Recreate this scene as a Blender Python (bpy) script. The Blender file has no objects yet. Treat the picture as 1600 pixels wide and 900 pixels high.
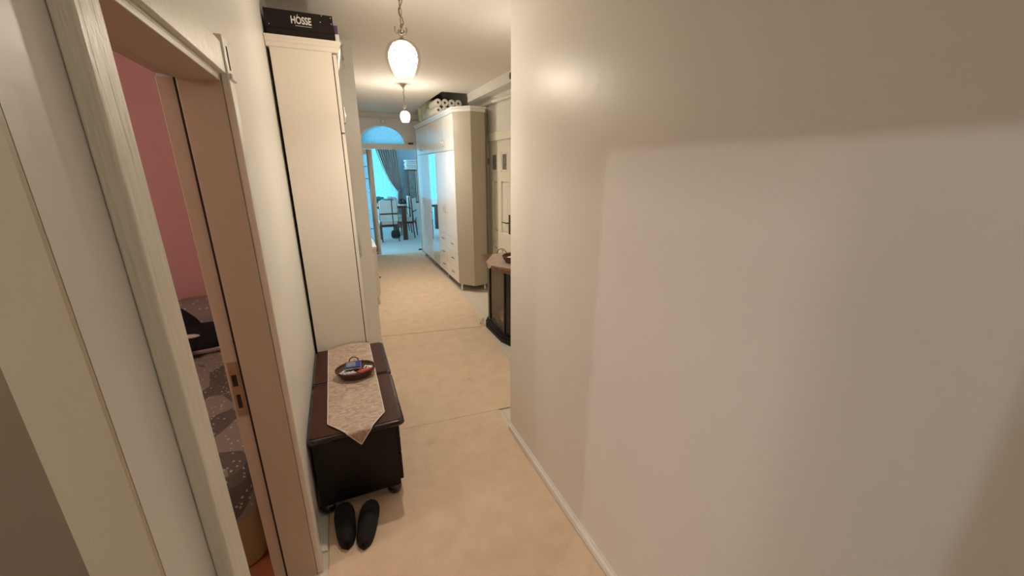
import bpy, bmesh, math, random
from mathutils import Vector, Matrix, noise
random.seed(7)
S = bpy.context.scene
COL = S.collection
PI = math.pi

# ------------------------------------------------------------------ camera
H = 1.75
cam_d = bpy.data.cameras.new('camera'); cam_d.sensor_width = 36; cam_d.lens = 609/1600*36; cam_d.clip_start = .02
cam = bpy.data.objects.new('camera', cam_d); COL.objects.link(cam)
Yv = Vector((-278, 188, -609)).normalized()
Zv = Vector((4, 1980, 609)); Zv = (Zv - Zv.dot(Yv)*Yv).normalized()
Xv = Yv.cross(Zv)
M = Matrix((Xv, Yv, Zv)).to_4x4(); M.translation = Vector((0, 0, H))
cam.matrix_world = M
S.camera = cam

# ------------------------------------------------------------------ view + world
S.view_settings.view_transform = 'Standard'; S.view_settings.look = 'None'
S.view_settings.gamma = 1; S.view_settings.use_curve_mapping = False
S.view_settings.exposure = 0.85
W = bpy.data.worlds.new('daylight'); S.world = W; W.use_nodes = True
W.node_tree.nodes['Background'].inputs[0].default_value = (.14, .55, 1, 1)
W.node_tree.nodes['Background'].inputs[1].default_value = 1.5

LAMP1, LAMP2 = 1.0, 2.5
BULB1, BULB2 = 25, 48           # the bulbs shining down out of the open shades           # radiance of the two pendant shades
def lamp(name, loc, watts, col, r=.04):
    l = bpy.data.lights.new(name, 'POINT'); l.energy = watts; l.color = col; l.shadow_soft_size = r
    o = bpy.data.objects.new(name, l); o.location = loc; COL.objects.link(o); return o
def area_light(name, loc, sx, sz, rotz, watts, col):
    l = bpy.data.lights.new(name, 'AREA'); l.shape = 'RECTANGLE'; l.size = sx; l.size_y = sz; l.energy = watts; l.color = col
    o = bpy.data.objects.new(name, l); o.location = loc; o.rotation_euler = (PI/2, 0, rotz); COL.objects.link(o); return o
lamp('bathroom_bulb', (-2.0, -.45, 2.26), 20, (1, .96, .94), .02)
lamp('bedroom_fill', (-2.0, 1.2, 2.35), 16, (1, .92, .84), .12)  # added dim fill for the otherwise unlit bedroom
lamp('entrance_fill', (.55, -1.25, 2.4), 2.4, (1, .88, .76), .12)  # added unseen fill behind the camera, lifts the ambient light
lamp('side_hall_fill', (1.30, 2.85, 2.3), 2.4, (1, .90, .76), .08)  # added fill hidden behind the right wall, brightens the panelled door
area_light('dining_daylight', (.9, 12.66, 1.45), 1.9, 2.2, 0, 25, (.26, .78, 1))
area_light('dining_side_fill', (-2.35, 10.6, 1.5), 2.6, 1.9, PI/2, 120, (.42, .82, 1))  # added unseen fill for the dining room; no window is built here

# ------------------------------------------------------------------ materials
def nt(name):
    m = bpy.data.materials.new(name); m.use_nodes = True
    n = m.node_tree; return m, n, n.nodes['Principled BSDF']
def L(n, a, b): n.links.new(a, b)
def mat(name, col, rough=.5, metal=0, bump=0, bscale=40, var=0, vscale=6, spec=.5, coat=0, emit=None, es=0, stretch=None, sheen=0):
    m, n, b = nt(name)
    b.inputs['Base Color'].default_value = (*col, 1); b.inputs['Roughness'].default_value = rough
    b.inputs['Metallic'].default_value = metal; b.inputs['Specular IOR Level'].default_value = spec
    b.inputs['Coat Weight'].default_value = coat; b.inputs['Sheen Weight'].default_value = sheen
    tc = n.nodes.new('ShaderNodeTexCoord'); mp = n.nodes.new('ShaderNodeMapping')
    L(n, tc.outputs['Object'], mp.inputs[0])
    if stretch: mp.inputs['Scale'].default_value = stretch
    if var:
        t = n.nodes.new('ShaderNodeTexNoise'); t.inputs['Scale'].default_value = vscale; t.inputs['Detail'].default_value = 5
        L(n, mp.outputs[0], t.inputs[0])
        r = n.nodes.new('ShaderNodeValToRGB'); r.color_ramp.elements[0].position = .3; r.color_ramp.elements[1].position = .7
        r.color_ramp.elements[0].color = tuple(max(0, c*(1-var)) for c in col)+(1,)
        r.color_ramp.elements[1].color = tuple(min(1, c*(1+var*.6)) for c in col)+(1,)
        L(n, t.outputs[0], r.inputs[0]); L(n, r.outputs[0], b.inputs['Base Color'])
    if bump:
        t = n.nodes.new('ShaderNodeTexNoise'); t.inputs['Scale'].default_value = bscale; t.inputs['Detail'].default_value = 4
        L(n, mp.outputs[0], t.inputs[0])
        u = n.nodes.new('ShaderNodeBump'); u.inputs['Strength'].default_value = bump; u.inputs['Distance'].default_value = .01
        L(n, t.outputs[0], u.inputs['Height']); L(n, u.outputs[0], b.inputs['Normal'])
    if emit:
        b.inputs['Emission Color'].default_value = (*emit, 1); b.inputs['Emission Strength'].default_value = es
    return m

WALL = (.80, .77, .715)
m_wall = mat('wall_paint', WALL, .38, bump=.12, bscale=14, var=.02, vscale=1.5)
m_ceil = mat('ceiling_paint', (.84, .79, .72), .8)
m_pink = mat('pink_paint', (.62, .34, .31), .6, bump=.1)
m_shadewall = mat('shade_brown_wall', (.24, .17, .11), .7, var=.1, vscale=3)  # shade of the bathroom partition put into a dark brown paint
m_cream = mat('cream_door_paint', (.86, .81, .69), .35, bump=.35, bscale=9, stretch=(14, 14, 1.0), var=.05, vscale=5)
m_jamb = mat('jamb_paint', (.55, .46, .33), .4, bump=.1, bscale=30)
m_trim = mat('skirting_paint', (.82, .78, .72), .35)
m_lam = mat('white_laminate', (.80, .73, .63), .35, bump=.05, bscale=60)
m_gloss = mat('gloss_white', (.84, .83, .80), .2, bump=.03, bscale=8)
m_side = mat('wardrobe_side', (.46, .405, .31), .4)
m_seam = mat('seam_dark', (.02, .015, .01), .8)
m_mirror = mat('mirror_glass', (.85, .9, .92), .02, metal=1)
m_chrome = mat('chrome', (.75, .74, .72), .2, metal=1)
m_bronze = mat('bronze', (.20, .15, .10), .35, metal=1)
m_nickel = mat('lamp_nickel', (.42, .37, .30), .3, metal=1)
m_black = mat('black_plastic', (.012, .011, .012), .3)
m_box = mat('black_box_card', (.012, .008, .007), .4, var=.3, vscale=4, spec=.25)
m_print = mat('white_print', (.75, .70, .68), .6)
m_darkwood = mat('dark_glossy_wood', (.055, .011, .004), .3, var=.25, vscale=3, stretch=(4, 1, 1), spec=.3)
m_blackwood = mat('black_brown_wood', (.008, .005, .004), .4, var=.2, vscale=5, spec=.25)
m_rim = mat('dark_lacquer_rim', (.018, .009, .007), .18, coat=.3)
m_brownwood = mat('mantel_wood', (.19, .085, .038), .35, var=.3, vscale=6, stretch=(6, 1, 1))
m_walnut = mat('walnut_wood', (.12, .045, .025), .4, var=.3, vscale=5)
m_rubber = mat('slipper_fabric', (.006, .006, .007), .85, bump=.3, bscale=200)
m_insole = mat('slipper_insole', (.03, .025, .025), .7)
m_cloth_w = mat('cream_upholstery', (.78, .76, .70), .8, bump=.2, bscale=120)
m_ppl = mat('purple_plastic', (.11, .05, .13), .5)
m_white = mat('white_plain', (.82, .80, .77), .6)
m_paper = mat('tissue_paper', (.86, .82, .74), .9, bump=.3, bscale=80)
m_core = mat('card_core', (.10, .07, .05), .9)
m_green = mat('green_plastic', (.66, .74, .46), .4, bump=.6, bscale=14, var=.25, vscale=9)
m_film = mat('printed_film', (.74, .74, .72), .35, bump=.5, bscale=18, var=.15, vscale=14)
m_wicker = mat('wicker', (.13, .045, .022), .5, bump=.8, bscale=120, var=.5, vscale=60)
m_blue = mat('blue_card', (.015, .05, .26), .35)
m_red = mat('red_foil', (.55, .10, .08), .3, var=.4, vscale=60)
m_silver = mat('silver_wrap', (.50, .46, .42), .35, var=.35, vscale=40, bump=.5, bscale=90)
m_label = mat('pale_label', (.8, .76, .74), .5)
m_brass = mat('brass_plate', (.50, .42, .24), .35, metal=.8)
m_floorb = mat('bedroom_floor', (.30, .10, .04), .4, var=.2, vscale=3)
m_base = mat('bed_base_fabric', (.38, .27, .11), .7, bump=.2, bscale=100)
m_orcab = mat('orca_black_plush', (.004, .004, .005), .9, bump=.4, bscale=180)
m_orcaw = mat('orca_white_plush', (.62, .55, .50), .9, bump=.4, bscale=180)
m_teal = mat('teal_cloth', (.02, .16, .17), .8, bump=.5, bscale=30)
m_grey = mat('grey_cloth', (.22, .25, .30), .8, bump=.5, bscale=30, var=.4, vscale=18)
m_leather = mat('black_leather', (.012, .008, .010), .45, bump=.4, bscale=60)
m_drape = mat('taupe_drape', (.40, .33, .30), .8, bump=.0, bscale=80, var=.45, vscale=30, stretch=(1, 1, .01))  # vertical streaks put the shade of the folds into the cloth colour
m_log = mat('birch_logs', (.82, .76, .64), .8, bump=.8, bscale=30, var=.5, vscale=20)
m_dback = mat('firebox_back', (.22, .18, .16), .8, var=.2, vscale=4)
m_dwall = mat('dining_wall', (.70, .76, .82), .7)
m_dfloor = mat('dining_carpet', (.62, .63, .62), .9, bump=.2, bscale=90)
m_white_bulb = mat('bulb_socket', (.8, .75, .6), .4)
m_shade = mat('lit_shade', (.06, .06, .05), .4, emit=(1, .92, .80), es=LAMP1)
m_shade2 = mat('lit_shade_far', (.06, .06, .05), .4, emit=(1, .86, .66), es=LAMP2)
def see_through(m, k):                # white glass lets part of the bulb's light straight through
    n = m.node_tree; o = n.nodes['Material Output']; b = n.nodes['Principled BSDF']
    t = n.nodes.new('ShaderNodeBsdfTransparent'); mx = n.nodes.new('ShaderNodeMixShader'); mx.inputs[0].default_value = k
    L(n, b.outputs[0], mx.inputs[1]); L(n, t.outputs[0], mx.inputs[2]); L(n, mx.outputs[0], o.inputs['Surface'])
see_through(m_shade, .25); see_through(m_shade2, .15)
m_bulb = mat('bulb_glow', (.9, .85, .75), .4, emit=(1, .9, .72), es=1.5)
m_branch = mat('branch_print', (.002, .002, .002), .9, spec=0, emit=(.9, .82, .85), es=.22)

def carpet_mat():
    m, n, b = nt('beige_carpet'); b.inputs['Roughness'].default_value = .95
    tc = n.nodes.new('ShaderNodeTexCoord')
    def noi(s, d=4):
        t = n.nodes.new('ShaderNodeTexNoise'); t.inputs['Scale'].default_value = s; t.inputs['Detail'].default_value = d
        L(n, tc.outputs['Object'], t.inputs[0]); return t
    a, s, f = noi(9, 10), noi(6.5, 6), noi(160, 2)
    r = n.nodes.new('ShaderNodeValToRGB'); e = r.color_ramp.elements
    e[0].position = .3; e[0].color = (.69, .515, .365, 1); e[1].position = .7; e[1].color = (.76, .585, .42, 1)
    L(n, a.outputs[0], r.inputs[0])
    r2 = n.nodes.new('ShaderNodeValToRGB'); e = r2.color_ramp.elements
    e[0].position = .66; e[0].color = (1, 1, 1, 1); e[1].position = .76; e[1].color = (.80, .76, .70, 1)
    L(n, s.outputs[0], r2.inputs[0])
    mx = n.nodes.new('ShaderNodeMix'); mx.data_type = 'RGBA'; mx.blend_type = 'MULTIPLY'; mx.inputs[0].default_value = 1
    L(n, r.outputs[0], mx.inputs[6]); L(n, r2.outputs[0], mx.inputs[7]); L(n, mx.outputs[2], b.inputs['Base Color'])
    u = n.nodes.new('ShaderNodeBump'); u.inputs['Strength'].default_value = .35; u.inputs['Distance'].default_value = .006
    L(n, f.outputs[0], u.inputs['Height']); L(n, u.outputs[0], b.inputs['Normal']); return m
m_carpet = carpet_mat()

def floor_mat():
    m, n, b = nt('pale_laminate_floor'); b.inputs['Roughness'].default_value = .4
    tc = n.nodes.new('ShaderNodeTexCoord'); br = n.nodes.new('ShaderNodeTexBrick')
    mp = n.nodes.new('ShaderNodeMapping'); mp.inputs['Rotation'].default_value = (0, 0, PI/2)
    L(n, tc.outputs['Object'], mp.inputs[0]); L(n, mp.outputs[0], br.inputs[0])
    br.inputs['Color1'].default_value = (.72, .66, .56, 1); br.inputs['Color2'].default_value = (.68, .61, .51, 1)
    br.inputs['Mortar'].default_value = (.5, .44, .36, 1); br.inputs['Scale'].default_value = 1
    br.inputs['Brick Width'].default_value = 1.2; br.inputs['Row Height'].default_value = .19; br.inputs['Mortar Size'].default_value = .002
    L(n, br.outputs[0], b.inputs['Base Color']); return m
m_floor = floor_mat()

def spotted(name, base, dark, light, s1, s2, rough=.8, bump=.3, sat=0):
    m, n, b = nt(name); b.inputs['Roughness'].default_value = rough; b.inputs['Sheen Weight'].default_value = sat
    tc = n.nodes.new('ShaderNodeTexCoord')
    v = n.nodes.new('ShaderNodeTexVoronoi'); v.inputs['Scale'].default_value = s1; L(n, tc.outputs['Object'], v.inputs[0])
    r = n.nodes.new('ShaderNodeValToRGB'); e = r.color_ramp.elements
    e[0].position = .16; e[0].color = (1, 1, 1, 1); e[1].position = .24; e[1].color = (0, 0, 0, 1)
    L(n, v.outputs['Distance'], r.inputs[0])
    v2 = n.nodes.new('ShaderNodeTexVoronoi'); v2.inputs['Scale'].default_value = s2; L(n, tc.outputs['Object'], v2.inputs[0])
    r2 = n.nodes.new('ShaderNodeValToRGB'); e = r2.color_ramp.elements; r2.color_ramp.interpolation = 'CONSTANT'
    e[0].color = (*dark, 1); e[1].position = .5; e[1].color = (*base, 1)
    L(n, v2.outputs['Color'], r2.inputs[0])
    mx = n.nodes.new('ShaderNodeMix'); mx.data_type = 'RGBA'
    L(n, r.outputs[0], mx.inputs[0]); L(n, r2.outputs[0], mx.inputs[6]); mx.inputs[7].default_value = (*light, 1)
    L(n, mx.outputs[2], b.inputs['Base Color'])
    t = n.nodes.new('ShaderNodeTexNoise'); t.inputs['Scale'].default_value = s1*1.5; L(n, tc.outputs['Object'], t.inputs[0])
    u = n.nodes.new('ShaderNodeBump'); u.inputs['Strength'].default_value = bump; u.inputs['Distance'].default_value = .01
    L(n, t.outputs[0], u.inputs['Height']); L(n, u.outputs[0], b.inputs['Normal']); return m
m_quilt = spotted('patchwork_quilt', (.27, .225, .18), (.12, .10, .08), (.55, .49, .42), 38, 5.5)
m_pillow = spotted('patterned_pillowcase', (.32, .28, .22), (.24, .20, .17), (.55, .5, .44), 22, 9)

def satin_mat():
    m, n, b = nt('beige_jacquard'); b.inputs['Roughness'].default_value = .42; b.inputs['Sheen Weight'].default_value = .3
    tc = n.nodes.new('ShaderNodeTexCoord'); mp = n.nodes.new('ShaderNodeMapping'); mp.inputs['Scale'].default_value = (1, 2.2, 1)
    mp.inputs['Rotation'].default_value = (0, 0, .8)
    L(n, tc.outputs['Object'], mp.inputs[0])
    t = n.nodes.new('ShaderNodeTexNoise'); t.inputs['Scale'].default_value = 22; t.inputs['Detail'].default_value = 6; t.inputs['Distortion'].default_value = 1.5
    L(n, mp.outputs[0], t.inputs[0])
    r = n.nodes.new('ShaderNodeValToRGB'); e = r.color_ramp.elements
    e[0].position = .4; e[0].color = (.40, .27, .19, 1); e[1].position = .62; e[1].color = (.62, .46, .35, 1)
    L(n, t.outputs[0], r.inputs[0]); L(n, r.outputs[0], b.inputs['Base Color'])
    u = n.nodes.new('ShaderNodeBump'); u.inputs['Strength'].default_value = .5; u.inputs['Distance'].default_value = .01
    L(n, t.outputs[0], u.inputs['Height']); L(n, u.outputs[0], b.inputs['Normal']); return m
m_satin = satin_mat()

def thin_glass(name, col, opac=.25, rough=.05):
    m = bpy.data.materials.new(name); m.use_nodes = True; n = m.node_tree; n.nodes.clear()
    o = n.nodes.new('ShaderNodeOutputMaterial'); mx = n.nodes.new('ShaderNodeMixShader')
    t = n.nodes.new('ShaderNodeBsdfTransparent'); t.inputs[0].default_value = (*col, 1)
    g = n.nodes.new('ShaderNodeBsdfGlossy'); g.inputs['Roughness'].default_value = rough
    mx.inputs[0].default_value = opac; L(n, t.outputs[0], mx.inputs[1]); L(n, g.outputs[0], mx.inputs[2]); L(n, mx.outputs[0], o.inputs[0]); return m
m_clear = thin_glass('clear_glass', (.95, .93, .9), .10)
m_globe = thin_glass('globe_glass', (.93, .90, .86), .008)
m_clear_wrap = thin_glass('clear_wrap', (.9, .88, .85), .5, .25)
m_fireglass = thin_glass('fireplace_glass', (.86, .80, .74), .14, .08)
def translucent(name, col, tr=.5, see=0.0, pattern=None):
    m = bpy.data.materials.new(name); m.use_nodes = True; n = m.node_tree; n.nodes.clear()
    o = n.nodes.new('ShaderNodeOutputMaterial'); a = n.nodes.new('ShaderNodeMixShader')
    t = n.nodes.new('ShaderNodeBsdfTranslucent'); d = n.nodes.new('ShaderNodeBsdfDiffuse')
    t.inputs[0].default_value = (*col, 1); d.inputs[0].default_value = (*col, 1)
    if pattern:
        tc = n.nodes.new('ShaderNodeTexCoord'); v = n.nodes.new('ShaderNodeTexVoronoi'); v.inputs['Scale'].default_value = pattern
        L(n, tc.outputs['Object'], v.inputs[0]); r = n.nodes.new('ShaderNodeValToRGB'); e = r.color_ramp.elements
        e[0].position = .1; e[0].color = tuple(c*.45 for c in col)+(1,); e[1].position = .3; e[1].color = (*col, 1)
        L(n, v.outputs['Distance'], r.inputs[0]); L(n, r.outputs[0], t.inputs[0]); L(n, r.outputs[0], d.inputs[0])
    a.inputs[0].default_value = tr; L(n, d.outputs[0], a.inputs[1]); L(n, t.outputs[0], a.inputs[2])
    if see:
        s = n.nodes.new('ShaderNodeBsdfTransparent'); b = n.nodes.new('ShaderNodeMixShader'); b.inputs[0].default_value = see
        L(n, a.outputs[0], b.inputs[1]); L(n, s.outputs[0], b.inputs[2]); L(n, b.outputs[0], o.inputs[0])
    else: L(n, a.outputs[0], o.inputs[0])
    return m
m_sheer = translucent('sheer_voile', (.62, .92, .95), .7, .06, 22)
m_frost = translucent('frosted_glass', (.62, .88, .98), .85, .20, 30)
m_doorglass = mat('door_glass_grey', (.24, .24, .22), .15, bump=.6, bscale=60, var=.4, vscale=30)

# ------------------------------------------------------------------ builders
class MB:
    def __init__(s): s.v = []; s.f = []
    def box(s, x0, x1, y0, y1, z0, z1):
        b = len(s.v); s.v += [(x, y, z) for z in (z0, z1) for y in (y0, y1) for x in (x0, x1)]
        s.f += [tuple(b+i for i in q) for q in ((0,2,3,1),(4,5,7,6),(0,1,5,4),(2,6,7,3),(0,4,6,2),(1,3,7,5))]; return s
    def prism(s, pts, z0, z1):            # polygon in xy, extruded in z
        b = len(s.v); n = len(pts); s.v += [(x, y, z0) for x, y in pts]+[(x, y, z1) for x, y in pts]
        s.f += [tuple(b+i for i in reversed(range(n))), tuple(b+n+i for i in range(n))]
        s.f += [(b+i, b+(i+1) % n, b+n+(i+1) % n, b+n+i) for i in range(n)]; return s
    def loft(s, rings, cap=True, closed=True):   # rings of equal length point lists
        b = len(s.v); k = len(rings[0])
        for r in rings: s.v += [tuple(p) for p in r]
        for i in range(len(rings)-1):
            for j in range(k if closed else k-1):
                a, c = b+i*k, b+(i+1)*k; s.f.append((a+j, a+(j+1) % k, c+(j+1) % k, c+j))
        if cap: s.f += [tuple(b+j for j in reversed(range(k))), tuple(b+(len(rings)-1)*k+j for j in range(k))]
        return s
    def lathe(s, prof, c=(0, 0, 0), n=24, cap=True):
        return s.loft([[(c[0]+r*math.cos(2*PI*j/n), c[1]+r*math.sin(2*PI*j/n), c[2]+z) for j in range(n)] for r, z in prof], cap)
    def tube(s, pts, r, n=8):
        pts = [Vector(p) for p in pts]; rr = r if isinstance(r, (list, tuple)) else [r]*len(pts); rings = []
        for i, p in enumerate(pts):
            t = (pts[min(i+1, len(pts)-1)]-pts[max(i-1, 0)]).normalized()
            u = t.orthogonal().normalized() if i == 0 else (u - u.dot(t)*t).normalized()
            w = t.cross(u); rings.append([p+rr[i]*(math.cos(2*PI*j/n)*u+math.sin(2*PI*j/n)*w) for j in range(n)])
        return s.loft(rings)
    def torus(s, c, R, r, axis='z', n=24, k=8, sx=1, sy=1):
        c = Vector(c); b = len(s.v)
        for i in range(n):
            a = 2*PI*i/n
            for j in range(k):
                q = 2*PI*j/k; x = (R+r*math.cos(q))*math.cos(a)*sx; y = (R+r*math.cos(q))*math.sin(a)*sy; z = r*math.sin(q)
                p = {'z': (x, y, z), 'y': (x, z, y), 'x': (z, x, y)}[axis]; s.v.append(tuple(c+Vector(p)))
        for i in range(n):
            for j in range(k): s.f.append((b+i*k+j, b+((i+1) % n)*k+j, b+((i+1) % n)*k+(j+1) % k, b+i*k+(j+1) % k))
        return s
    def ball(s, c, r, n=16, m=10, fn=None):
        rings = []
        for i in range(m+1):
            t = PI*i/m; rings.append([(c[0]+r[0]*math.sin(t)*math.cos(2*PI*j/n), c[1]+r[1]*math.sin(t)*math.sin(2*PI*j/n), c[2]+r[2]*math.cos(t)) for j in range(n)])
        if fn: rings = [[fn(Vector(p)) for p in R] for R in rings]
        return s.loft(rings, False)
    def sheet(s, fn, nu, nv, th=0):
        for o in ((0,) if not th else (0, 1)):
            b = len(s.v)
            for i in range(nu+1):
                for j in range(nv+1):
                    p = fn(i/nu, j/nv); s.v.append((p[0], p[1], p[2]-(th if o else 0)))
            for i in range(nu):
                for j in range(nv):
                    q = (b+i*(nv+1)+j, b+(i+1)*(nv+1)+j, b+(i+1)*(nv+1)+j+1, b+i*(nv+1)+j+1); s.f.append(q if not o else q[::-1])
        return s
    def build(s, name, m, parent=None, bevel=0, smooth=False, seg=2, loc=None):
        me = bpy.data.meshes.new(name)
        vs = s.v
        me.from_pydata([tuple(v) for v in vs], [], s.f)
        bm = bmesh.new(); bm.from_mesh(me); bmesh.ops.remove_doubles(bm, verts=bm.verts, dist=1e-6); bmesh.ops.recalc_face_normals(bm, faces=bm.faces); bm.to_mesh(me); bm.free()
        me.materials.append(m)
        if smooth: me.polygons.foreach_set('use_smooth', [True]*len(me.polygons))
        o = bpy.data.objects.new(name, me); COL.objects.link(o)
        if parent:
            o.parent = parent; wm = Matrix.Identity(4); q = parent
            while q: wm = q.matrix_basis @ wm; q = q.parent
            o.matrix_parent_inverse = Matrix.Identity(4)
            me.transform(wm.inverted())
        if bevel:
            bv = o.modifiers.new('bevel', 'BEVEL'); bv.width = bevel; bv.segments = seg; bv.limit_method = 'ANGLE'
            me.polygons.foreach_set('use_smooth', [True]*len(me.polygons))
            wn = o.modifiers.new('wn', 'WEIGHTED_NORMAL'); wn.keep_sharp = True
        return o
def B(*a): return MB().box(*a)
def thing(name, label, cat, loc, group=None, kind=None):
    o = bpy.data.objects.new(name, None); o.empty_display_size = .05; COL.objects.link(o); o.location = loc
    if kind: o['kind'] = kind
    if label: o['label'] = label; o['category'] = cat
    if group: o['group'] = group
    return o
def tag(o, label, cat, group=None):
    o['label'] = label; o['category'] = cat
    if group: o['group'] = group
    return o
def struct(o): o['kind'] = 'structure'; return o

# ------------------------------------------------------------------ room shell
CZ = 2.75; XL = -.28; XR = .925; XD = 2.0; YF = 8.4
struct(B(-3.3, 3.3, -2.7, 8.42, -.1, 0).build('floor', m_floor))
struct(B(-3.3, 3.3, 8.42, 13.0, -.1, 0).build('floor', m_dfloor))
struct(B(-2.7, -.44, .6, 4.0, 0, .004).build('floor', m_floorb))
# ceiling with an open zone over the far wardrobe
struct(MB().box(-3.3, 1.47, -2.7, 13, CZ, CZ+.12).box(1.47, 3.3, -2.7, 5.8, CZ, CZ+.12).box(1.47, 3.3, 7.75, 13, CZ, CZ+.12)
       .box(1.30, 2.2, 5.7, YF+.1, 3.05, 3.15).box(1.37, 1.47, 5.7, YF, CZ+.12, 3.05).box(1.32, 2.2, 5.7, 5.8, CZ+.12, 3.05).build('ceiling', m_ceil))
DY0, DY1, DZ = .76, 1.54, 2.0        # bedroom opening
BY0, BY1 = -.12, .55                 # bathroom opening beside the camera
wl = MB().box(-.44, XL, -2.5, BY0, 0, CZ).box(-.44, XL, BY0, BY1, 2.02, CZ).box(-.44, XL, BY1+.06, DY0-.01, 0, CZ)
wl.box(-.34, XL, BY1+.008, BY1+.06, 0, CZ)
wl.box(-.44, XL, DY0-.01, DY1+.02, DZ+.012, CZ).box(-.44, XL, DY1+.02, 3.87, 0, CZ)
struct(wl.build('wall_left', m_wall))
struct(B(-.44, .245, 3.87, YF, 0, CZ).build('wall_left', m_wall))
struct(B(XR, XR+.13, -1.35, 2.137, 0, CZ).build('wall_right', m_wall))
struct(MB().box(XR+.13, XD+.15, 2.0, 2.137, 0, CZ).build('wall_right', m_wall))
struct(MB().box(XD, XD+.15, 2.137, 4.56, 0, 3.05).box(XD, XD+.15, 5.44, YF, 0, 3.05).box(XD, XD+.15, 4.56, 5.44, 2.09, 3.05).build('wall_right', m_wall))
struct(B(-.44, XR+.13, -1.5, -1.35, 0, CZ).build('wall_back', m_wall))
struct(B(1.84, XD, 2.137, 5.8, 2.635, CZ).build('trim_1', m_wall, bevel=.004))
struct(B(-.345, XL, BY1, BY1+.009, 0, CZ).build('trim_5', m_jamb))  # darker jamb paint on the reveal tones down the bathroom bulb's light
struct(B(XD+.06, XD+.15, 4.5, 5.5, 0, 2.2).build('wall_right', m_shadewall))  # backing panel added behind the door leaf to block leaking sky light
# bathroom side room and bedroom
struct(MB().box(-3.2, -.44, -2.6, -2.5, 0, CZ).box(-3.2, -3.1, -2.5, .6, 0, CZ).build('wall_bathroom', m_wall))
struct(MB().box(-3.2, -.345, BY1+.006, BY1+.06, 0, CZ).build('wall_partition', m_shadewall))
struct(MB().box(-2.7, -2.6, .62, 4.0, 0, CZ).box(-2.7, -.44, 3.95, 4.05, 0, CZ).box(-2.6, -.44, .61, .66, 0, CZ).build('wall_bedroom', m_pink))
# far wall with doorway and half-round transom
def far_wall():
    mb = MB(); y0, y1 = YF, YF+.14; zt = 3.05
    mb.box(.245, .42, y0, y1, 0, zt).box(1.58, XD, y0, y1, 0, zt)
    mb.box(.42, 1.58, y0, y1, 2.60, zt)
    cx, rx, rz, z0, n = .93, .43, .345, 2.195, 24
    mb.box(.42, cx-rx, y0, y1, z0, 2.60).box(cx+rx, 1.58, y0, y1, z0, 2.60)
    for i in range(n):
        a0, a1 = PI*i/n, PI*(i+1)/n
        xa, za, xb, zb = cx+rx*math.cos(a0), z0+rz*math.sin(a0), cx+rx*math.cos(a1), z0+rz*math.sin(a1)
        r = [[(xa, y, za), (xb, y, zb), (xb, y, 2.60), (xa, y, 2.60)] for y in (y0, y1)]
        mb.loft(r)
    return mb
struct(far_wall().build('wall_far', m_wall))
t = thing('window_1', None, None, (.93, YF+.07, 2.19), kind='structure')
arc = lambda k, s=1: [(.93+.43*s*math.cos(PI*i/k), 2.195+.345*s*math.sin(PI*i/k)) for i in range(k+1)]
mb = MB(); a, b_ = arc(24, .985), arc(24, .93)
mb.loft([[(a[i][0], YF-.008, a[i][1]), (a[i][0], YF+.05, a[i][1]), (b_[i][0], YF+.05, b_[i][1]), (b_[i][0], YF-.008, b_[i][1])] for i in range(25)])
mb.build('window_frame', m_gloss, t)
b = MB(); g = arc(24, .94)
b.loft([[(x, y, z) for x, z in g] for y in (YF+.03, YF+.036)]); b.build('pane', m_frost, t)
struct(MB().box(.42, 1.58, YF-.02, YF+.14, 2.10, 2.195).build('trim_2', m_cream, bevel=.004))
struct(MB().box(.245, .50, YF-.015, YF, 0, 2.10).box(1.54, 1.60, YF-.02, YF, 0, 2.10).build('trim_3', m_cream, bevel=.003))
# dining leaf with frosted strip
t = thing('door_2', None, None, (.58, YF+.05, 0), kind='structure')
MB().box(.60, .705, YF+.02, YF+.06, .02, 2.09).box(.42, .51, YF+.02, YF+.06, .02, 2.09).box(.51, .60, YF+.02, YF+.06, .02, .26).box(.51, .60, YF+.02, YF+.06, 2.0, 2.09).build('leaf_frame', m_cream, t, bevel=.004)
for k, (z0, z1) in enumerate(((.26, .56), (.57, 1.54), (1.55, 1.77), (1.78, 2.0))):
    B(.51, .60, YF+.035, YF+.042, z0, z1).build('pane', m_frost, t)
for z in (.565, 1.545, 1.775): B(.51, .60, YF+.03, YF+.05, z-.006, z+.006).build('glazing_bar', m_seam, t)
# dining room walls (window opening in the far one)
struct(MB().box(-2.5, -.2, 12.6, 12.75, 0, CZ).box(1.76, 3.3, 12.6, 12.75, 0, CZ).box(-.2, 1.76, 12.6, 12.75, 0, .35).box(-.2, 1.76, 12.6, 12.75, 2.6, CZ)
       .box(-2.5, -2.4, YF, 12.6, 0, CZ).box(3.2, 3.3, YF, 12.6, 0, CZ).box(-2.5, .245, YF+.02, YF+.14, 0, CZ).box(XD, 3.3, YF+.02, YF+.14, 0, CZ).build('wall_dining', m_dwall))
t = thing('window_2', None, None, (.78, 12.65, .35), kind='structure')
MB().box(-.2, 1.76, 12.66, 12.70, .35, .41).box(-.2, 1.76, 12.66, 12.70, 2.54, 2.6).box(-.2, -.14, 12.66, 12.70, .41, 2.54).box(1.70, 1.76, 12.66, 12.70, .41, 2.54).box(.75, .81, 12.66, 12.70, .41, 2.54).build('window_frame', m_gloss, t)
for x0, x1 in ((-.14, .75), (.81, 1.70)): B(x0, x1, 12.678, 12.682, .41, 2.54).build('pane', m_clear, t)

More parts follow.
